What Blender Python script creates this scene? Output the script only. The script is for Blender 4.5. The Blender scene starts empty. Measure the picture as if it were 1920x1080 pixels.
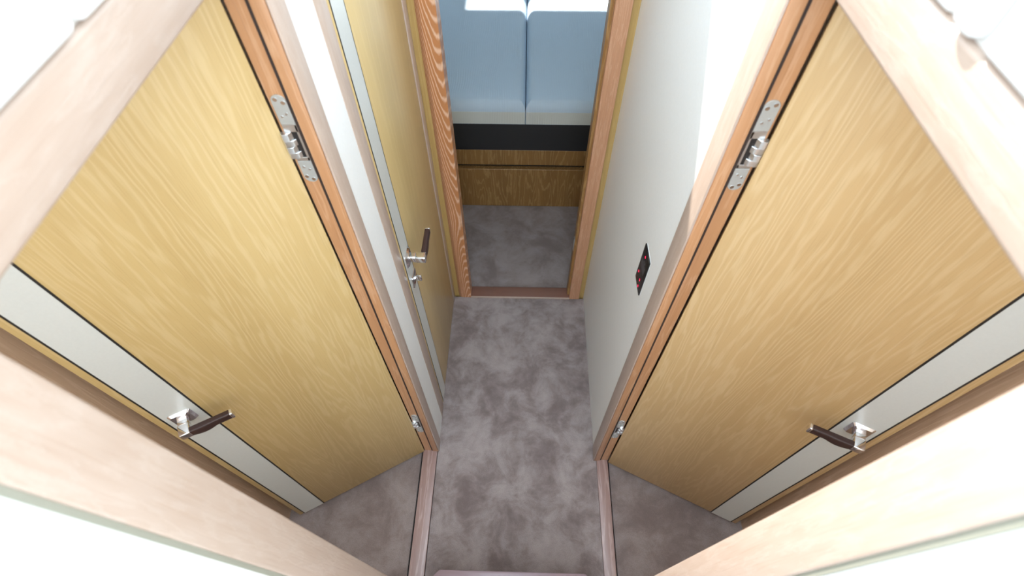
import bpy, bmesh, math
from mathutils import Vector, Matrix

C = bpy.context.scene.collection
SC = bpy.context.scene

# ------------------------------------------------------------------ camera
cam_data = bpy.data.cameras.new('camera')
cam = bpy.data.objects.new('camera', cam_data)
C.objects.link(cam)
SC.camera = cam
p_, y_, r_ = math.radians(55.0769), math.radians(-1.6432), math.radians(0.33865)
fwd = Vector((math.sin(y_) * math.cos(p_), math.cos(y_) * math.cos(p_), -math.sin(p_)))
rgt = Vector((math.cos(y_), -math.sin(y_), 0))
dwn = fwd.cross(rgt)
R2 = math.cos(r_) * rgt + math.sin(r_) * dwn
D2 = -math.sin(r_) * rgt + math.cos(r_) * dwn
mw = Matrix((R2, -D2, -fwd)).transposed().to_4x4()
mw.translation = Vector((0, 0, 2.3))
cam.matrix_world = mw
cam_data.sensor_width = 36.0
cam_data.lens = 968.2 / 1920 * 36.0
cam_data.clip_start = 0.02
cam_data.dof.use_dof = True
cam_data.dof.focus_distance = 1.75
cam_data.dof.aperture_fstop = 4.0

# ------------------------------------------------------------------ light
world = bpy.data.worlds.new('world')
SC.world = world
world.use_nodes = True
bg = world.node_tree.nodes['Background']
bg.inputs[0].default_value = (0.79, 0.905, 1.0, 1)
bg.inputs[1].default_value = 4.7

sun_data = bpy.data.lights.new('sun', 'SUN')
sun_data.energy = 12.0
sun_data.angle = math.radians(0.9)
sun_data.color = (1.0, 0.95, 0.88)
sun = bpy.data.objects.new('sun', sun_data)
C.objects.link(sun)
sun.location = (-2, 4, 6)
sun.rotation_euler = Vector((0.40, -0.857, -1.0)).to_track_quat('-Z', 'Y').to_euler()

SC.view_settings.view_transform = 'Standard'
SC.view_settings.look = 'None'
SC.view_settings.gamma = 1.0
SC.view_settings.use_curve_mapping = False
SC.view_settings.exposure = 0.0
try:
    SC.cycles.max_bounces = 16
    SC.cycles.diffuse_bounces = 10
    SC.cycles.use_denoising = True
except Exception:
    pass

# ------------------------------------------------------------------ materials
def srgb(r, g, b):
    f = lambda c: (c / 255 / 12.92) if c / 255 <= 0.04045 else ((c / 255 + 0.055) / 1.055) ** 2.4
    return (f(r), f(g), f(b), 1)

def new_mat(name):
    m = bpy.data.materials.new(name)
    m.use_nodes = True
    nt = m.node_tree
    return m, nt, nt.nodes['Principled BSDF']

def N(nt, typ, **kw):
    n = nt.nodes.new(typ)
    for k, v in kw.items():
        setattr(n, k, v)
    return n

def mth(nt, op, a, b=None):
    n = N(nt, 'ShaderNodeMath', operation=op)
    for i, v in enumerate((a, b)):
        if v is None:
            continue
        if isinstance(v, (int, float)):
            n.inputs[i].default_value = v
        else:
            nt.links.new(v, n.inputs[i])
    return n.outputs[0]

def mix(nt, fac, a, b, mode='MIX'):
    n = N(nt, 'ShaderNodeMix', data_type='RGBA', blend_type=mode)
    for s, v in ((n.inputs[0], fac), (n.inputs[6], a), (n.inputs[7], b)):
        if isinstance(v, (int, float)):
            s.default_value = v
        elif isinstance(v, tuple):
            s.default_value = v
        else:
            nt.links.new(v, s)
    return n.outputs[2]

def ramp(nt, fac, lo, hi):
    n = N(nt, 'ShaderNodeMapRange', interpolation_type='SMOOTHSTEP')
    nt.links.new(fac, n.inputs[0])
    n.inputs[1].default_value = lo
    n.inputs[2].default_value = hi
    return n.outputs[0]

def noise(nt, vec, scale=1.0, detail=3.0, rough=0.5, dist=0.0):
    n = N(nt, 'ShaderNodeTexNoise')
    nt.links.new(vec, n.inputs['Vector'])
    n.inputs['Scale'].default_value = scale
    n.inputs['Detail'].default_value = detail
    n.inputs['Roughness'].default_value = rough
    n.inputs['Distortion'].default_value = dist
    return n.outputs[0]

def mapped(nt, co, sc, off=(0, 0, 0)):
    n = N(nt, 'ShaderNodeMapping')
    nt.links.new(co, n.inputs[0])
    n.inputs['Location'].default_value = off
    n.inputs['Scale'].default_value = sc
    return n.outputs[0]

def wood(name, base, light, dark, axis=2, across=5.0, along=0.5, rings=9.0, line=0.35, pore=0.25,
         rough=0.38, coat=0.25, off=(0, 0, 0), tone=0.3, spec=0.5, lo=0.55, wigk=0.55, arcs=None):
    """oak: the growth-ring lines are level lines of a noise stretched along the grain, with fine pores over them"""
    m, nt, bs = new_mat(name)
    co = N(nt, 'ShaderNodeTexCoord').outputs['Object']
    def s(a, b):
        v = [a, a, a]
        v[axis] = b
        return tuple(v)
    n1 = noise(nt, mapped(nt, co, s(across, along), off), 1.0, 2.5, 0.55, 0.15)
    wig = noise(nt, mapped(nt, co, s(across * 9, along * 22), off), 1.0, 2.0, 0.5)
    v = mth(nt, 'ADD', mth(nt, 'MULTIPLY', n1, rings), mth(nt, 'MULTIPLY', wig, wigk))
    if arcs:        # plain-sawn board: nested arches below, nested bowls above
        xc, zm, A, fr, e = arcs
        sep = N(nt, 'ShaderNodeSeparateXYZ')
        nt.links.new(co, sep.inputs[0])
        dx = mth(nt, 'SUBTRACT', sep.outputs[0], xc)
        dz = mth(nt, 'SUBTRACT', sep.outputs[2], zm)
        az = mth(nt, 'SQRT', mth(nt, 'ADD', mth(nt, 'MULTIPLY', dz, dz), e * e))
        g = mth(nt, 'SUBTRACT', mth(nt, 'MULTIPLY', mth(nt, 'MULTIPLY', dx, dx), A), az)
        v = mth(nt, 'ADD', mth(nt, 'MULTIPLY', g, fr), mth(nt, 'MULTIPLY', v, 0.7))
    ln = mth(nt, 'FRACT', v)
    tri = mth(nt, 'ABSOLUTE', mth(nt, 'SUBTRACT', mth(nt, 'MULTIPLY', ln, 2.0), 1.0))
    lite = ramp(nt, tri, lo, 0.98)
    po = ramp(nt, noise(nt, mapped(nt, co, s(330, 9), off), 1.0, 2.0, 0.6), 0.5, 0.72)
    big = noise(nt, mapped(nt, co, s(across * 1.3, along * 0.8), (3, 7, 1)), 1.0, 2.0, 0.5)
    c = mix(nt, mth(nt, 'MULTIPLY', ramp(nt, big, 0.3, 0.7), tone), base, dark)
    c = mix(nt, mth(nt, 'MULTIPLY', lite, line), c, light)
    c = mix(nt, mth(nt, 'MULTIPLY', po, pore), c, dark)
    nt.links.new(c, bs.inputs['Base Color'])
    bs.inputs['Roughness'].default_value = rough
    bs.inputs['Coat Weight'].default_value = coat
    bs.inputs['Coat Roughness'].default_value = 0.3
    bs.inputs['Specular IOR Level'].default_value = spec
    bp = N(nt, 'ShaderNodeBump')
    bp.inputs['Strength'].default_value = 0.12
    bp.inputs['Distance'].default_value = 0.001
    nt.links.new(mth(nt, 'SUBTRACT', lite, po), bp.inputs['Height'])
    nt.links.new(bp.outputs[0], bs.inputs['Normal'])
    return m

def plain(name, col, rough=0.5, metal=0.0, bump=0.0, bscale=200, emis=None, spec=0.5):
    m, nt, bs = new_mat(name)
    co = N(nt, 'ShaderNodeTexCoord').outputs['Object']
    n = noise(nt, co, bscale, 2.0)
    d = tuple(x * 0.93 for x in col[:3]) + (1,)
    nt.links.new(mix(nt, n, d, col), bs.inputs['Base Color'])
    bs.inputs['Roughness'].default_value = rough
    bs.inputs['Metallic'].default_value = metal
    bs.inputs['Specular IOR Level'].default_value = spec
    if bump:
        b = N(nt, 'ShaderNodeBump')
        b.inputs['Strength'].default_value = bump
        b.inputs['Distance'].default_value = 0.001
        nt.links.new(n, b.inputs['Height'])
        nt.links.new(b.outputs[0], bs.inputs['Normal'])
    if emis:
        bs.inputs['Emission Color'].default_value = emis[0]
        bs.inputs['Emission Strength'].default_value = emis[1]
    return m

def carpet_mat(name, a, b, off):
    m, nt, bs = new_mat(name)
    co = N(nt, 'ShaderNodeTexCoord').outputs['Object']
    warp = N(nt, 'ShaderNodeTexNoise')
    nt.links.new(mapped(nt, co, (1, 1, 1), off), warp.inputs['Vector'])
    warp.inputs['Scale'].default_value = 5.0
    warp.inputs['Detail'].default_value = 1.0
    va = N(nt, 'ShaderNodeVectorMath', operation='SCALE')
    nt.links.new(warp.outputs[1], va.inputs[0])
    va.inputs['Scale'].default_value = 0.12
    vb = N(nt, 'ShaderNodeVectorMath', operation='ADD')
    nt.links.new(mapped(nt, co, (1, 1, 1), off), vb.inputs[0])
    nt.links.new(va.outputs[0], vb.inputs[1])
    n1 = noise(nt, vb.outputs[0], 8.0, 3.0, 0.5, 0.15)
    n2 = noise(nt, co, 420, 2.0, 0.7)
    n3 = noise(nt, vb.outputs[0], 30.0, 5.0, 0.68, 0.25)
    f = mth(nt, 'ADD', mth(nt, 'MULTIPLY', n1, 0.66), mth(nt, 'MULTIPLY', n3, 0.34))
    c = mix(nt, ramp(nt, f, 0.33, 0.68), a, b)
    c = mix(nt, mth(nt, 'MULTIPLY', ramp(nt, n2, 0.35, 0.7), 0.35), c, tuple(x * 0.55 for x in a[:3]) + (1,))
    nt.links.new(c, bs.inputs['Base Color'])
    bs.inputs['Roughness'].default_value = 0.95
    bs.inputs['Specular IOR Level'].default_value = 0.1
    bs.inputs['Sheen Weight'].default_value = 0.25
    bs.inputs['Sheen Roughness'].default_value = 0.5
    bp = N(nt, 'ShaderNodeBump')
    bp.inputs['Strength'].default_value = 0.5
    bp.inputs['Distance'].default_value = 0.003
    nt.links.new(n2, bp.inputs['Height'])
    nt.links.new(bp.outputs[0], bs.inputs['Normal'])
    return m

def fabric_mat(name, col):
    m, nt, bs = new_mat(name)
    co = N(nt, 'ShaderNodeTexCoord').outputs['Object']
    w = N(nt, 'ShaderNodeTexWave', wave_type='BANDS', bands_direction='X')
    nt.links.new(co, w.inputs[0])
    w.inputs['Scale'].default_value = 26.0
    w.inputs['Distortion'].default_value = 14.0
    w.inputs['Detail'].default_value = 1.0
    w.inputs['Detail Scale'].default_value = 0.12
    n = noise(nt, co, 500, 2.0)
    patch = ramp(nt, noise(nt, co, 4.0, 1.0), 0.4, 0.65)
    h = mth(nt, 'ADD', mth(nt, 'MULTIPLY', mth(nt, 'MULTIPLY', w.outputs[1], patch), 0.9), mth(nt, 'MULTIPLY', n, 0.2))
    nt.links.new(mix(nt, mth(nt, 'MULTIPLY', w.outputs[1], 0.10), col, tuple(x * 0.86 for x in col[:3]) + (1,)), bs.inputs['Base Color'])
    bs.inputs['Roughness'].default_value = 0.85
    bp = N(nt, 'ShaderNodeBump')
    bp.inputs['Strength'].default_value = 0.35
    bp.inputs['Distance'].default_value = 0.003
    nt.links.new(h, bp.inputs['Height'])
    nt.links.new(bp.outputs[0], bs.inputs['Normal'])
    return m

DOOR = dict(across=7.0, along=0.35, rings=30.0, line=0.40, pore=0.35, rough=0.42, coat=0.15, tone=0.35, lo=0.35, wigk=1.6)
M_door_l = wood('oak_veneer', (0.54, 0.385, 0.165, 1), (0.66, 0.51, 0.275, 1), (0.42, 0.28, 0.105, 1), off=(1.3, 2.1, 0.4), **DOOR)
M_door_r = wood('oak_veneer_warm', (0.555, 0.372, 0.175, 1), (0.68, 0.51, 0.29, 1), (0.42, 0.268, 0.11, 1), off=(8.3, 5.1, 2.4), **DOOR)
M_door_h = wood('oak_veneer_brown', (0.60, 0.44, 0.20, 1), (0.68, 0.52, 0.26, 1), (0.48, 0.335, 0.14, 1), off=(4.3, 6.1, 1.4),
                across=7.0, along=0.4, rings=8.0, line=0.3, pore=0.25, rough=0.36, coat=0.25)
M_post = wood('red_oak_trim', (0.50, 0.26, 0.125, 1), (0.64, 0.40, 0.25, 1), (0.34, 0.16, 0.07, 1),
              across=30, along=1.5, rings=7.0, line=0.4, pore=0.4, rough=0.36, coat=0.3)
M_frame = wood('sheen_paled_casing', (0.475, 0.372, 0.308, 1), (0.53, 0.44, 0.38, 1), (0.385, 0.27, 0.20, 1),  # reddish wood; washed-out sheen of the light is painted into the base colour
               across=60, along=12, rings=3.0, line=0.35, pore=0.3, rough=0.36, coat=0.3)
M_frame_y = wood('sheen_paled_casing_lengthwise', (0.475, 0.372, 0.308, 1), (0.53, 0.44, 0.38, 1), (0.385, 0.27, 0.20, 1), axis=1,  # washed-out sheen painted in here too, grain lengthwise
                 across=60, along=12, rings=3.0, line=0.35, pore=0.3, rough=0.36, coat=0.3)
M_sill_y = wood('mauve_oak_sill', (0.37, 0.255, 0.24, 1), (0.58, 0.46, 0.44, 1), (0.26, 0.16, 0.145, 1), axis=1,
                across=22, along=1.2, rings=7.0, line=0.45, pore=0.35, rough=0.3, coat=0.4)
M_limed = wood('limed_red_oak', (0.50, 0.215, 0.085, 1), (0.78, 0.52, 0.37, 1), (0.42, 0.17, 0.06, 1),
               across=13, along=2.0, rings=4.0, line=0.85, pore=0.15, rough=0.4, coat=0.2, off=(0.5, 0.2, 0.9), lo=0.45,
               arcs=(-0.270, 0.62, 95.0, 19.0, 0.15))
M_limed_fine = wood('limed_red_oak_fine', (0.52, 0.27, 0.15, 1), (0.68, 0.43, 0.29, 1), (0.40, 0.19, 0.10, 1),
                    across=120, along=6, rings=4.0, line=0.4, pore=0.35, rough=0.4, coat=0.2)
M_yellow = wood('yellow_oak_edge', (0.47, 0.315, 0.11, 1), (0.57, 0.41, 0.17, 1), (0.36, 0.22, 0.07, 1),
                across=20, along=0.8, rings=6.0, line=0.35, pore=0.3, rough=0.4, coat=0.2)
M_drawer = wood('brown_oak_front', (0.30, 0.155, 0.048, 1), (0.47, 0.29, 0.115, 1), (0.17, 0.08, 0.022, 1),
                across=11, along=1.2, rings=14.0, line=0.6, pore=0.4, rough=0.45, coat=0.1, off=(0.7, 0.1, 0.5))
M_brown = wood('smoked_oak_panel', (0.55, 0.39, 0.27, 1), (0.64, 0.48, 0.35, 1), (0.42, 0.28, 0.18, 1),
               across=18, along=0.8, rings=13.0, line=0.6, pore=0.55, rough=0.45, coat=0.1)
M_tread = wood('mauve_oak_tread', (0.25, 0.175, 0.205, 1), (0.33, 0.25, 0.29, 1), (0.20, 0.13, 0.15, 1), axis=0,
               across=15, along=0.7, rings=5.0, line=0.25, pore=0.2, rough=0.22, coat=1.0)
M_copper = wood('copper_brown_sill', (0.22, 0.105, 0.075, 1), (0.27, 0.135, 0.095, 1), (0.17, 0.08, 0.055, 1), axis=0,
                across=15, along=0.7, rings=4.0, line=0.2, pore=0.2, rough=0.4, coat=0.2)
M_carpet = carpet_mat('grey_brown_carpet', (0.205, 0.162, 0.156, 1), (0.425, 0.37, 0.365, 1), (0.0, 0.0, 0.0))
M_carpet2 = carpet_mat('grey_brown_cabin_carpet', (0.23, 0.182, 0.172, 1), (0.37, 0.315, 0.305, 1), (3.0, 1.0, 0.0))
M_white = plain('white_wall_liner', (0.82, 0.83, 0.82, 1), 0.45, bump=0.02)
M_pad = plain('white_upholstery', (0.84, 0.86, 0.87, 1), 0.6, bump=0.1, bscale=400)
M_inlay = plain('pale_glossy_inlay', (0.64, 0.655, 0.625, 1), 0.25)
M_edge_strip = plain('grey_green_strip', (0.31, 0.31, 0.255, 1), 0.6)  # grey-green strip along the outer edge of the aft casing
M_black = plain('black_gap', (0.012, 0.010, 0.010, 1), 0.5)
M_seal = plain('dark_brown_seal', (0.030, 0.018, 0.015, 1), 0.6)
M_chrome = plain('polished_chrome', (0.86, 0.86, 0.88, 1), 0.07, 1.0)
M_satin = plain('satin_zinc', (0.56, 0.59, 0.58, 1), 0.42, 0.55)
M_silver = plain('bright_zinc', (0.78, 0.80, 0.81, 1), 0.28, 0.9)
M_leather = plain('brown_leather', (0.040, 0.018, 0.016, 1), 0.42, bump=0.2, bscale=500)
M_mattress = fabric_mat('sky_tinted_white_ticking', (0.58, 0.70, 0.81, 1))  # white cloth; the blue of the sky light is tinted into its colour
M_border = fabric_mat('warm_lit_ribbed_border', (0.66, 0.67, 0.62, 1))  # ribbed front; warm light on white cloth is painted in as cream
M_plinth = plain('charcoal_fascia', (0.025, 0.025, 0.027, 1), 0.45)
M_ceil = plain('white_ceiling_liner', (0.80, 0.80, 0.79, 1), 0.6)
M_glass_black = plain('black_glass', (0.014, 0.014, 0.015, 1), 0.3, spec=0.25)
M_led = plain('red_indicator', (0.6, 0.01, 0.05, 1), 0.4, emis=((1.0, 0.02, 0.08, 1), 1.6))
M_ledoff = plain('dim_red_indicator', (0.16, 0.01, 0.02, 1), 0.4)
M_grey = plain('grey_switch_mark', (0.05, 0.05, 0.055, 1), 0.3)

# ------------------------------------------------------------------ mesh helpers
def add_box(bm, a, b, bev=0.0, seg=2, mat=None):
    lo = [min(a[i], b[i]) for i in range(3)]
    hi = [max(a[i], b[i]) for i in range(3)]
    t = bmesh.new()
    vs = [t.verts.new((x, y, z)) for x in (lo[0], hi[0]) for y in (lo[1], hi[1]) for z in (lo[2], hi[2])]
    for f in ((0, 1, 3, 2), (4, 6, 7, 5), (0, 4, 5, 1), (2, 3, 7, 6), (0, 2, 6, 4), (1, 5, 7, 3)):
        t.faces.new([vs[i] for i in f])
    bmesh.ops.recalc_face_normals(t, faces=t.faces[:])
    if bev:
        bmesh.ops.bevel(t, geom=t.edges[:], offset=bev, segments=seg, profile=0.5, affect='EDGES')
    if mat is not None:
        bmesh.ops.transform(t, matrix=mat, verts=t.verts[:])
    me = bpy.data.meshes.new('tmp')
    t.to_mesh(me)
    t.free()
    bm.from_mesh(me)
    bpy.data.meshes.remove(me)

def add_prism(bm, pts, d0, d1, axis, bev=0.0, seg=2, mat=None):
    """outline of 2-D points pulled out along an axis: 0 -> pts are (y,z), 1 -> (x,z), 2 -> (x,y)"""
    def P(p, d):
        return {0: (d, p[0], p[1]), 1: (p[0], d, p[1]), 2: (p[0], p[1], d)}[axis]
    t = bmesh.new()
    lo = [t.verts.new(P(p, d0)) for p in pts]
    hi = [t.verts.new(P(p, d1)) for p in pts]
    t.faces.new(lo)
    t.faces.new(hi[::-1])
    n = len(pts)
    for i in range(n):
        t.faces.new((lo[i], hi[i], hi[(i + 1) % n], lo[(i + 1) % n]))
    bmesh.ops.recalc_face_normals(t, faces=t.faces[:])
    if bev:
        bmesh.ops.bevel(t, geom=t.edges[:], offset=bev, segments=seg, profile=0.5, affect='EDGES')
    if mat is not None:
        bmesh.ops.transform(t, matrix=mat, verts=t.verts[:])
    me = bpy.data.meshes.new('tmp')
    t.to_mesh(me)
    t.free()
    bm.from_mesh(me)
    bpy.data.meshes.remove(me)

def obj(name, bm, mat, parent=None, smooth=True):
    me = bpy.data.meshes.new(name)
    bm.to_mesh(me)
    bm.free()
    me.materials.append(mat)
    if smooth:
        me.polygons.foreach_set('use_smooth', [True] * len(me.polygons))
        try:
            me.set_sharp_from_angle(angle=math.radians(32))
        except Exception:
            pass
    o = bpy.data.objects.new(name, me)
    C.objects.link(o)
    if parent is not None:
        o.parent = parent
    return o

def boxes(name, lst, mat, parent=None, bev=0.0, seg=2):
    bm = bmesh.new()
    for a, b in lst:
        add_box(bm, a, b, bev, seg)
    return obj(name, bm, mat, parent)

def empty(name, loc=(0, 0, 0), rz=0.0):
    o = bpy.data.objects.new(name, None)
    o.empty_display_size = 0.1
    o.location = loc
    o.rotation_euler = (0, 0, rz)
    C.objects.link(o)
    return o

def tag(o, label=None, cat=None, group=None, kind=None):
    for k, v in (('label', label), ('category', cat), ('group', group), ('kind', kind)):
        if v:
            o[k] = v
    return o

def rounded(w, h, r, n=6, cx=0.0, cy=0.0):
    pts = []
    for sx, sy, a0 in ((1, 1, 0), (-1, 1, 90), (-1, -1, 180), (1, -1, 270)):
        for i in range(n + 1):
            a = math.radians(a0 + 90 * i / n)
            pts.append((cx + sx * (w / 2 - r) + r * math.cos(a), cy + sy * (h / 2 - r) + r * math.sin(a)))
    return pts

def add_cyl(bm, c, r, d, axis, n=20, mat=None):
    pts = [(math.cos(2 * math.pi * i / n) * r, math.sin(2 * math.pi * i / n) * r) for i in range(n)]
    ax = axis
    if ax == 0:
        add_prism(bm, [(c[1] + p[0], c[2] + p[1]) for p in pts], c[0] - d / 2, c[0] + d / 2, 0, mat=mat)
    elif ax == 1:
        add_prism(bm, [(c[0] + p[0], c[2] + p[1]) for p in pts], c[1] - d / 2, c[1] + d / 2, 1, mat=mat)
    else:
        add_prism(bm, [(c[0] + p[0], c[1] + p[1]) for p in pts], c[2] - d / 2, c[2] + d / 2, 2, mat=mat)

# ------------------------------------------------------------------ measures (metres; floor z = 0, camera over x = y = 0)
XL, XR = -0.352, 0.337          # faces of the passage walls
OL, OR = -0.412, 0.397          # cabin sides of those walls
YB = 1.553                      # bulkhead at the end of the passage
TOP = 2.42                      # top of the lined walls
YJL, YJR = 0.713, 0.688         # forward jambs of the side doorways
YAL, YAR = 0.153, 0.150         # aft jambs
ZH = 2.018                      # underside of the doorway heads
FC = -0.028                     # carpet level in the side cabins

# ------------------------------------------------------------------ setting
fl = boxes('floor', [((XL - 0.002, -1.6, -0.03), (XR + 0.009, 1.542, 0.0))], M_carpet)
tag(fl, 'grey-brown mottled carpet along the narrow passage', kind='structure')
for nm, x0, x1, lab in (('floor', -0.968, -0.43, 'grey-brown carpet in the side cabin behind the left threshold'),
                        ('floor', 0.405, 0.953, 'grey-brown carpet in the side cabin behind the right threshold')):
    tag(boxes(nm, [((x0, -0.95, FC - 0.03), (x1, 1.0, FC))], M_carpet2), lab, kind='structure')
tag(boxes('floor', [((-1.45, 1.598, -0.03), (1.45, 2.24, 0.0))], M_carpet2),
    'grey-brown carpet in the sleeping cabin before the berth drawers', kind='structure')
tag(boxes('floor', [((-1.5, -2.7, -0.12), (1.5, 5.7, -0.062))], M_black), 'dark hull sole beneath the carpets', kind='structure')

# passage walls (the left one is opened for the side cabin door and the closed door)
tag(boxes('wall_left', [
    ((OL, 0.758, -0.03), (XL, 0.880, 2.10)),
    ((OL, -1.6, -0.03), (XL, 0.100, 2.10)),
    ((OL, 0.880, -0.03), (-0.398, YB, 2.10)),
    ((OL, 0.100, 2.075), (XL - 0.004, 0.760, 2.10)),
    ((OL, 0.880, 2.02), (XL, YB, 2.10)),
    ((OL, -1.6, 2.10), (XL - 0.018, YB, TOP))], M_white), 'white wall liner along the left of the passage', kind='structure')
tag(boxes('wall_right', [
    ((XR, 0.742, -0.03), (OR, YB, 2.10)),
    ((XR, -1.6, -0.03), (OR, 0.098, 2.10)),
    ((XR + 0.004, 0.098, 2.075), (OR, 0.742, 2.10)),
    ((XR + 0.018, -1.6, 2.10), (OR, YB, TOP))], M_white), 'white wall liner along the right of the passage', kind='structure')
# bulkhead with the doorway of the sleeping cabin
tag(boxes('wall_front', [
    ((OL, YB, -0.03), (-0.300, YB + 0.045, 2.15)),
    ((0.300, YB, -0.03), (OR, YB + 0.045, 2.15)),
    ((-0.300, YB, 1.98), (0.300, YB + 0.045, 2.15)),
    ((-1.5, YB, -0.03), (OL, YB + 0.045, 2.15)),
    ((OR, YB, -0.03), (1.5, YB + 0.045, 2.15)),
    ], M_yellow), 'yellow oak bulkhead at the end of the passage', kind='structure')
tag(boxes('ceiling', [((-1.5, 1.466, 2.13), (1.5, 1.70, TOP)), ((-1.5, 1.70, 2.10), (1.5, 4.27, 2.13)), ((-1.5, 4.27, 2.10), (-0.91, 4.44, 2.13)), ((0.75, 4.27, 2.10), (1.5, 4.44, 2.13)),
                      ((-1.5, 4.44, 2.10), (1.5, 4.75, 2.13)), ((-1.5, 4.75, 2.10), (-0.6, 5.35, 2.13)), ((0.6, 4.75, 2.10), (1.5, 5.35, 2.13)),  # farthest opening is added out of view to let sky glow in
                      ((-1.5, 5.35, 2.10), (1.5, 5.7, 2.13))], M_ceil), 'white ceiling with a hatch and an added skylight opening over the sleeping cabin', kind='structure')
tag(boxes('ceiling', [((-1.5, -1.6, 2.10), (OL, -0.93, 2.13)), ((-1.5, 0.22, 2.10), (OL, 1.466, 2.13)), ((-1.5, -0.93, 2.10), (-0.945, 0.22, 2.13))], M_ceil), 'white ceiling over the left side cabin', kind='structure')  # unseen opening left in this ceiling, added for sky fill on panel and door
tag(boxes('ceiling', [((OR, -1.6, 2.10), (1.5, -0.93, 2.13)), ((OR, 0.22, 2.10), (1.5, 1.466, 2.13)), ((0.928, -0.93, 2.10), (1.5, 0.22, 2.13))], M_ceil), 'white ceiling over the right side cabin', kind='structure')  # same unseen opening, added for fill light on the right
tag(boxes('wall_outer_left', [((-0.985, -0.95, -0.06), (-0.953, 1.0, 2.10))], M_brown), 'brown oak panelling behind the open left door', kind='structure')
tag(boxes('wall_outer_right', [((0.936, -0.95, -0.06), (0.968, 1.0, 2.10))], M_brown), 'brown oak panelling behind the open right door', kind='structure')
for x0, x1 in ((-0.985, OL), (OR, 0.968)):
    tag(boxes('wall_cabin_front', [((x0, 1.0, -0.06), (x1, 1.02, 2.10))], M_white), kind='structure')
    tag(boxes('wall_cabin_back', [((x0, -0.97, -0.06), (x1, -0.95, 2.10))], M_white), kind='structure')
tag(boxes('wall_berth_left', [((-1.5, YB + 0.045, -0.06), (-1.45, 5.7, 2.15))], M_white), kind='structure')
tag(boxes('wall_berth_right', [((1.45, YB + 0.045, -0.06), (1.5, 5.7, 2.15))], M_white), kind='structure')
tag(boxes('wall_berth_end', [((-1.45, 5.65, -0.06), (1.45, 5.7, 2.15))], M_white), kind='structure')
tag(boxes('wall_back', [((OL, -1.65, -0.06), (OR, -1.6, 1.2))], M_white), kind='structure')

# ------------------------------------------------------------------ doorway frames (trim)
def side_frame(name, sgn, xw, yf, ya, label):
    """frame of a side doorway; sgn = -1 left wall, +1 right wall; xw = wall face"""
    t = tag(empty(name, (0, 0, 0)), label, kind='structure')
    def X(d):                       # d metres into the wall, measured from the passage face
        return xw + sgn * d
    cw = 0.050 if sgn < 0 else 0.061
    ca = 0.070
    for nm, y0, y1 in (('casing', yf - 0.003, yf + cw), ('casing', ya - ca, ya + 0.002)):
        bm = bmesh.new()
        add_box(bm, (X(-0.004), y0, 0.001), (X(0.001), y1, 2.086), 0.003, 3)
        obj(nm, bm, M_frame, t)
        boxes('post', [((X(0.001), y0, 0.001), (X(0.024), y1, 2.06))], M_post, t, 0.002, 2)
    bm = bmesh.new()
    add_box(bm, (X(-0.0035), ya - ca + 0.002, ZH), (X(0.024), yf + cw - 0.002, 2.0855), 0.0055, 3)
    obj('head_casing', bm, M_frame_y, t)
    boxes('edge_strip', [((X(-0.0015), ya - ca - 0.0065, 0.002), (X(0.001), ya - ca + 0.001, 2.084))], M_edge_strip, t, 0.0005, 1)
    boxes('seal', [((X(0.0235), yf - 0.0005, 0.004), (X(0.0295), yf + 0.02, ZH)),
                   ((X(0.0235), ya - 0.02, 0.004), (X(0.0295), ya + 0.0005, ZH))], M_seal, t)
    boxes('jamb', [((X(0.029), yf + 0.001, 0.004), (X(0.0595), yf + 0.05, ZH)),
                   ((X(0.029), ya - 0.05, 0.004), (X(0.0595), ya - 0.001, ZH))], M_post, t, 0.001, 1)
    boxes('head_jamb', [((X(0.024), ya, ZH), (X(0.06), yf, 2.06))], M_frame_y, t)
    bm = bmesh.new()
    s0, s1 = (0.0045, 0.066) if sgn < 0 else (0.0095, 0.058)
    add_box(bm, (X(s0), ya - 0.03, -0.028), (X(s1), yf + 0.012, 0.007), 0.002, 2)
    obj('sill', bm, M_sill_y, t)
    return t

side_frame('trim_1', -1, XL, YJL, YAL, 'reddish oak frame of the left side doorway')
side_frame('trim_2', 1, XR, YJR, YAR, 'reddish oak frame of the right side doorway')

# frame of the closed door on the left wall
t = tag(empty('trim_3'), 'reddish oak casing around the closed left door', kind='structure')
boxes('casing', [((-0.40, 0.869, 0.001), (XL + 0.002, 0.929, 2.06))], M_frame, t, 0.004, 2)
boxes('casing', [((-0.40, 1.504, 0.001), (XL + 0.002, 1.551, 2.06))], M_frame, t, 0.004, 2)
boxes('head_casing', [((-0.40, 0.869, 2.0), (XL + 0.005, 1.551, 2.06))], M_frame_y, t, 0.004, 2)

# frame of the sleeping cabin doorway
t = tag(empty('trim_4'), 'limed oak frame of the sleeping cabin doorway', kind='structure')
bm = bmesh.new()
add_prism(bm, [(-0.330, YB + 0.001), (-0.313, 1.538), (-0.263, 1.538), (-0.263, 1.604), (-0.330, 1.604)], 0.001, 1.98, 2, 0.0015, 1)
tag(obj('jamb', bm, M_limed, t), 'jamb with bold wavy limed grain')
boxes('jamb', [((0.2605, 1.538, 0.001), (0.312, 1.590, 1.98))], M_limed_fine, t, 0.0015, 1)
boxes('door_stop', [((0.2495, 1.560, 0.012), (0.275, 1.606, 1.98))], M_drawer, t, 0.001, 1)
boxes('head_casing', [((-0.33, 1.538, 1.94), (0.312, 1.604, 2.0))], M_frame, t, 0.002, 1)
boxes('sill', [((-0.264, 1.540, -0.02), (0.262, 1.604, 0.013))], M_copper, t, 0.003, 2)
boxes('sill_edge', [((-0.264, 1.5375, -0.02), (0.262, 1.5415, 0.012))], M_frame, t, 0.001, 1)
tag(boxes('strike_plate', [((0.2475, 1.568, 0.37), (0.2497, 1.592, 0.455))], M_satin, t, 0.001, 1), 'small metal strike plate')

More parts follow.
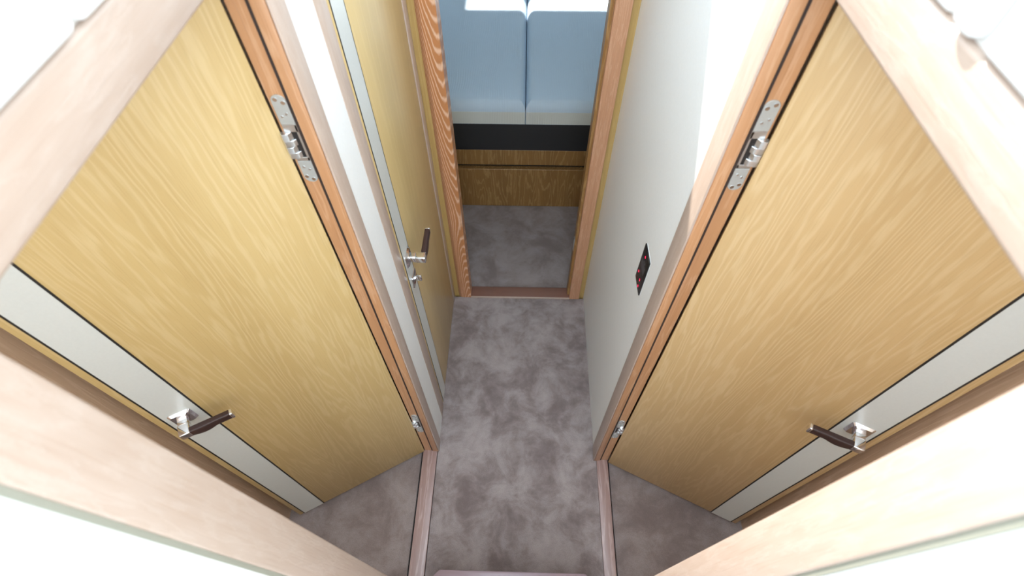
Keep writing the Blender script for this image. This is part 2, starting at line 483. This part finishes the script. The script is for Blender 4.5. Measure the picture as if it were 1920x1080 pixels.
# ------------------------------------------------------------------ doors
def build_lever(parent, s, z, towards, side):
    """lever handle on the face y = 0 of a door; side = +1/-1 is the outward normal along local y, towards = +-1 along local x"""
    h = empty('handle', (s, 0, z))
    h.parent = parent
    bm = bmesh.new()
    # square rose with a sloped rim
    a, b = rounded(0.054, 0.054, 0.006), rounded(0.044, 0.044, 0.005)
    t_ = bmesh.new()
    rings = [(a, 0.0), (a, 0.003), (b, 0.009)]
    rv = [[t_.verts.new((p[0], side * d, p[1])) for p in pts] for pts, d in rings]
    n = len(a)
    for k in range(2):
        for i in range(n):
            t_.faces.new((rv[k][i], rv[k][(i + 1) % n], rv[k + 1][(i + 1) % n], rv[k + 1][i]))
    t_.faces.new(rv[2])
    t_.faces.new(rv[0][::-1])
    bmesh.ops.recalc_face_normals(t_, faces=t_.faces[:])
    me = bpy.data.meshes.new('tmp'); t_.to_mesh(me); t_.free(); bm.from_mesh(me); bpy.data.meshes.remove(me)
    obj('rose', bm, M_chrome, h)
    bm = bmesh.new()
    add_box(bm, (-0.0125, side * 0.006, -0.011), (0.0125, side * 0.030, 0.011), 0.003, 2)
    add_box(bm, (-0.0135, side * 0.028, -0.012), (0.0135, side * 0.060, 0.012), 0.003, 3)
    obj('neck', bm, M_chrome, h)
    bm = bmesh.new()
    # grip: flat inside, gently bellied outside and below
    L = 0.108
    tt = bmesh.new()
    secs = []
    for i in range(25):
        u = i / 24
        bel = math.sin(math.pi * u / 0.6) if u < 0.6 else 0
        x = towards * (0.0125 + u * (L - 0.0125))
        y0, y1 = 0.0435, 0.0595 + 0.001 * max(0, bel)
        z0, z1 = -0.0125 - 0.006 * max(0, bel), 0.0125
        pr = rounded(y1 - y0, z1 - z0, 0.004, 3, (y0 + y1) / 2, (z0 + z1) / 2)
        secs.append([tt.verts.new((x, side * q[0], q[1])) for q in pr])
    m_ = len(secs[0])
    for k in range(24):
        for i in range(m_):
            tt.faces.new((secs[k][i], secs[k][(i + 1) % m_], secs[k + 1][(i + 1) % m_], secs[k + 1][i]))
    tt.faces.new(secs[0]); tt.faces.new(secs[-1][::-1])
    bmesh.ops.recalc_face_normals(tt, faces=tt.faces[:])
    me = bpy.data.meshes.new('tmp'); tt.to_mesh(me); tt.free(); bm.from_mesh(me); bpy.data.meshes.remove(me)
    tag(obj('grip', bm, M_leather, h), 'dark brown leather grip')
    bm = bmesh.new()
    add_box(bm, (towards * (L - 0.002), side * 0.043, -0.0125), (towards * (L + 0.007), side * 0.060, 0.0125), 0.003, 3)
    obj('end_cap', bm, M_chrome, h)
    return h

def build_hinge(parent, pos, sgn):
    """concealed hinge let into the jamb face (plane y = const, facing -y); sgn = +1 when the door lies towards +x"""
    h = empty('hinge', pos)
    h.parent = parent
    hw, hh = 0.0125, 0.093
    bm = bmesh.new()
    # plate with round ends and an opening in the middle
    out = []
    for i in range(13):
        a = math.pi * i / 12
        out.append((hw * math.cos(a), hh - hw + hw * math.sin(a)))
    for i in range(13):
        a = math.pi + math.pi * i / 12
        out.append((hw * math.cos(a), -hh + hw + hw * math.sin(a)))
    top = [p for p in out if p[1] > 0] + [(-hw, 0.036), (hw, 0.036)]
    bot = [p for p in out if p[1] < 0] + [(hw, -0.043), (-hw, -0.043)]
    add_prism(bm, top, -0.0015, 0.006, 1, 0.0004, 1)
    add_prism(bm, bot, -0.0015, 0.006, 1, 0.0004, 1)
    obj('plate', bm, M_satin, h)
    bm = bmesh.new()
    add_box(bm, (-sgn * hw, -0.0013, -0.042), (-sgn * (hw - 0.004), 0.006, 0.035), 0.0004, 1)
    add_box(bm, (-hw, -0.0013, 0.021), (hw, 0.006, 0.035), 0.0006, 1)
    add_box(bm, (-hw, -0.0013, -0.042), (hw, 0.006, -0.034), 0.0006, 1)
    obj('housing', bm, M_silver, h)
    boxes('pocket', [((-hw + 0.0005, -0.0004, -0.041), (hw - 0.0005, 0.0055, 0.034))], M_black, h)
    bm = bmesh.new()
    # linked arms reaching from the pocket across to the door edge
    for i, (z0, z1, d) in enumerate(((0.006, 0.021, 0.004), (-0.007, 0.0055, 0.0), (-0.020, -0.0075, 0.004), (-0.033, -0.0205, 0.0))):
        x0, x1 = -sgn * (0.004 - d), sgn * (hw + 0.007)
        pts = [(x0, 0.002), (x0 + sgn * 0.006, -0.006 - d * 0.5), (x1 - sgn * 0.004, -0.009 - d * 0.4), (x1, -0.006), (x1, 0.000), (sgn * 0.004, 0.003)]
        add_prism(bm, pts, z0, z1, 2, 0.0006, 1)
    obj('arm', bm, M_silver, h)
    bm = bmesh.new()
    for sx, sz in ((-1, 1), (1, 1), (-1, -1), (1, -1)):
        add_cyl(bm, (sx * 0.0055 - 0.001 * sz * sgn, -0.0017, sz * (hh - 0.011 + 0.003 * sx * sgn * sz)), 0.0036, 0.0015, 1, 16)
    obj('screw', bm, M_chrome, h)
    bm = bmesh.new()
    for sx, z in ((-1, 0.052), (1, 0.058), (-1, -0.056), (1, -0.062)):
        add_cyl(bm, (sx * 0.0045, -0.0018, z), 0.0024, 0.0016, 1, 12)
    obj('grub_screw', bm, M_silver, h)
    return h

def inlay_parts(root, W, s0, s1, H, f):
    """pale strip with dark hairlines on the face y = 0 (f = sign of the outward normal)"""
    boxes('inlay_strip', [((s0, f * -0.001, 0.0015), (s1, f * 0.0012, H - 0.002))], M_inlay, root, 0.0003, 1)
    boxes('inlay_edge', [((s0 - 0.0042, f * -0.001, 0.0015), (s0 + 0.0002, f * 0.0008, H - 0.002)),
                         ((s1 - 0.0002, f * -0.001, 0.0015), (s1 + 0.0042, f * 0.0008, H - 0.002))], M_black, root)

def open_door(name, hinge, latch, f, mat, label, hinge_xy, hinge_zs, hsgn):
    hx, hy = hinge
    ang = math.atan2(latch[1] - hy, latch[0] - hx)
    root = empty(name, (hx, hy, 0), ang)
    tag(root, label, 'door', kind='structure')
    W, HD = 0.5615, 2.005
    g0 = 0.003 if f > 0 else 0.006
    boxes('leaf', [((g0, -f * 0.034, 0.002), (W, 0.0, HD))], mat, root, 0.0012, 2)
    tag(root.children[0], 'oak veneer leaf')
    inlay_parts(root, W, 0.4625, 0.5415, HD, f)
    build_lever(root, 0.504, 1.045, -1, f)
    inv = (Matrix.Translation((hx, hy, 0)) @ Matrix.Rotation(ang, 4, 'Z')).inverted()
    for z in hinge_zs:
        h = build_hinge(root, (0, 0, 0), hsgn)
        m = inv @ Matrix.Translation((hinge_xy[0], hinge_xy[1], z))
        h.location = m.to_translation()
        h.rotation_euler = m.to_euler()
    return root

open_door('door_1', (-0.411, 0.712), (-0.896, 0.436), 1, M_door_l,
          'open oak door on the left with a pale inlay strip and brown lever handle', (-0.3945, YJL + 0.0005), (1.711, 0.337), -1)
open_door('door_2', (0.392, 0.682), (0.897, 0.444), -1, M_door_r,
          'open oak door on the right with a pale inlay strip and brown lever handle', (0.3795, YJR + 0.0005), (1.729, 0.39), 1)

# closed door on the left wall (its face looks along +x)
root = tag(empty('door_3', (-0.3535, 0.931, 0), math.pi / 2), 'closed oak door in the left wall beside the white strip', 'door', kind='structure')
W3 = 0.571
boxes('leaf', [((0.0, 0.0, 0.003), (W3, 0.034, 2.0))], M_door_h, root, 0.0012, 2)
inlay_parts(root, W3, 0.0185, 0.088, 2.0, -1)
build_lever(root, 0.054, 1.045, 1, -1)
lk = empty('lock', (0.056, 0, 0.935))
lk.parent = root
bm = bmesh.new()
add_prism(bm, rounded(0.050, 0.050, 0.004), -0.008, 0.001, 1, 0.0015, 2)
obj('rose', bm, M_chrome, lk)
bm = bmesh.new()
add_cyl(bm, (0, -0.012, 0), 0.008, 0.012, 1)
add_box(bm, (-0.004, -0.030, -0.013), (0.004, -0.014, 0.013), 0.002, 2)
obj('thumb_turn', bm, M_chrome, lk)

# ------------------------------------------------------------------ switch panel on the right wall
sp = tag(empty('switch_panel', (XR, 0.860, 1.165)), 'black glass switch panel with red lights on the right wall', 'switch panel')
boxes('backplate', [((-0.0012, -0.0358, -0.0738), (0.0005, 0.0358, 0.0738))], M_white, sp, 0.001, 1)
boxes('glass_face', [((-0.005, -0.0352, -0.0732), (-0.001, 0.0352, 0.0732))], M_glass_black, sp, 0.0012, 2)
for y, z, on in ((0.864, 1.216, 1), (0.880, 1.134, 1), (0.880, 1.104, 0), (0.851, 1.131, 1), (0.850, 1.104, 1)):
    bm = bmesh.new()
    add_box(bm, (-0.0056, y - 0.860 - 0.0026, z - 1.165 - 0.0036), (-0.0048, y - 0.860 + 0.0026, z - 1.165 + 0.0036), 0.0003, 1)
    obj('indicator', bm, M_led if on else M_ledoff, sp)
boxes('key_pad', [((-0.0053, -0.022, 0.0), (-0.0048, 0.022, 0.030)), ((-0.0053, -0.012, 0.033), (-0.0048, 0.004, 0.041))], M_grey, sp)

# ------------------------------------------------------------------ berth
b = tag(empty('berth', (0.0, 2.215, 0)), 'brown oak berth base with drawer fronts under a charcoal fascia', 'bed')
boxes('body', [((-1.44, 0.045, 0.0), (1.44, 3.40, 0.603))], M_plinth, b)
boxes('drawer_front', [((-1.44, 0.0, 0.002), (1.44, 0.045, 0.294))], M_drawer, b, 0.002, 1)
boxes('upper_panel', [((-1.44, 0.0, 0.327), (1.44, 0.045, 0.431))], M_drawer, b, 0.002, 1)
boxes('finger_gap', [((-1.44, 0.030, 0.290), (1.44, 0.046, 0.33))], M_black, b)
boxes('fascia', [((-1.44, -0.002, 0.432), (1.44, 0.045, 0.603))], M_plinth, b, 0.002, 1)
for x0, x1, lab in ((-1.44, 0.0085, 'white mattress half left of the centre seam on the berth'),
                    (0.0115, 1.44, 'white mattress half right of the centre seam on the berth')):
    bm = bmesh.new()
    add_box(bm, (x0, 2.212, 0.6035), (x1, 5.55, 0.735))
    bmesh.ops.bevel(bm, geom=[e for e in bm.edges if all(v.co.z > 0.7 for v in e.verts)], offset=0.05, segments=8, profile=0.5, affect='EDGES')
    m = tag(obj('mattress', bm, M_mattress), lab, 'mattress', 'mattress halves on the berth')
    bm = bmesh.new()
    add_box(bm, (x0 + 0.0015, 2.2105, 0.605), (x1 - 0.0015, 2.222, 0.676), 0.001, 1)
    tag(obj('border', bm, M_border, m), 'ribbed front border with warm light painted in as cream')

# ------------------------------------------------------------------ padded panels over the doorways
def pad(lo, hi, lab, bev=0.0145):
    bm = bmesh.new()
    add_box(bm, lo, hi, bev, 5)
    tag(obj('padded_panel', bm, M_pad), lab, 'upholstered panel', 'white padded panels above the doorways')

pad((XL - 0.020, -1.4, 2.088), (XL + 0.013, 0.384, 2.40), 'white padded panel above the left doorway, on the camera side of its seam', 0.011)
pad((XL - 0.020, 0.389, 2.088), (XL + 0.013, 1.45, 2.40), 'white padded panel above the left doorway, beyond its seam', 0.011)
pad((XR - 0.007, -1.4, 2.087), (XR + 0.020, 0.368, 2.40), 'white padded panel above the right doorway, on the camera side of the roll', 0.009)
pad((XR - 0.0145, 0.374, 2.0865), (XR + 0.020, 0.411, 2.41), 'narrow white padded roll between two panels above the right doorway', 0.0155)
pad((XR - 0.007, 0.417, 2.087), (XR + 0.020, 1.45, 2.40), 'white padded panel above the right doorway, beyond the narrow roll', 0.009)

# ------------------------------------------------------------------ lowest companionway step
st = tag(empty('companionway_step', (0, 0, 0)), 'mauve wooden step with clipped corners at the foot of the passage', 'step')
bm = bmesh.new()
add_prism(bm, [(-0.296, -0.06), (-0.296, 0.200), (-0.271, 0.2245), (0.247, 0.2235), (0.271, 0.200), (0.271, -0.06)], 0.188, 0.22, 2, 0.003, 2)
obj('tread', bm, M_tread, st)
boxes('riser', [((-0.255, -0.06, 0.0), (0.232, 0.165, 0.190))], M_frame_y, st)
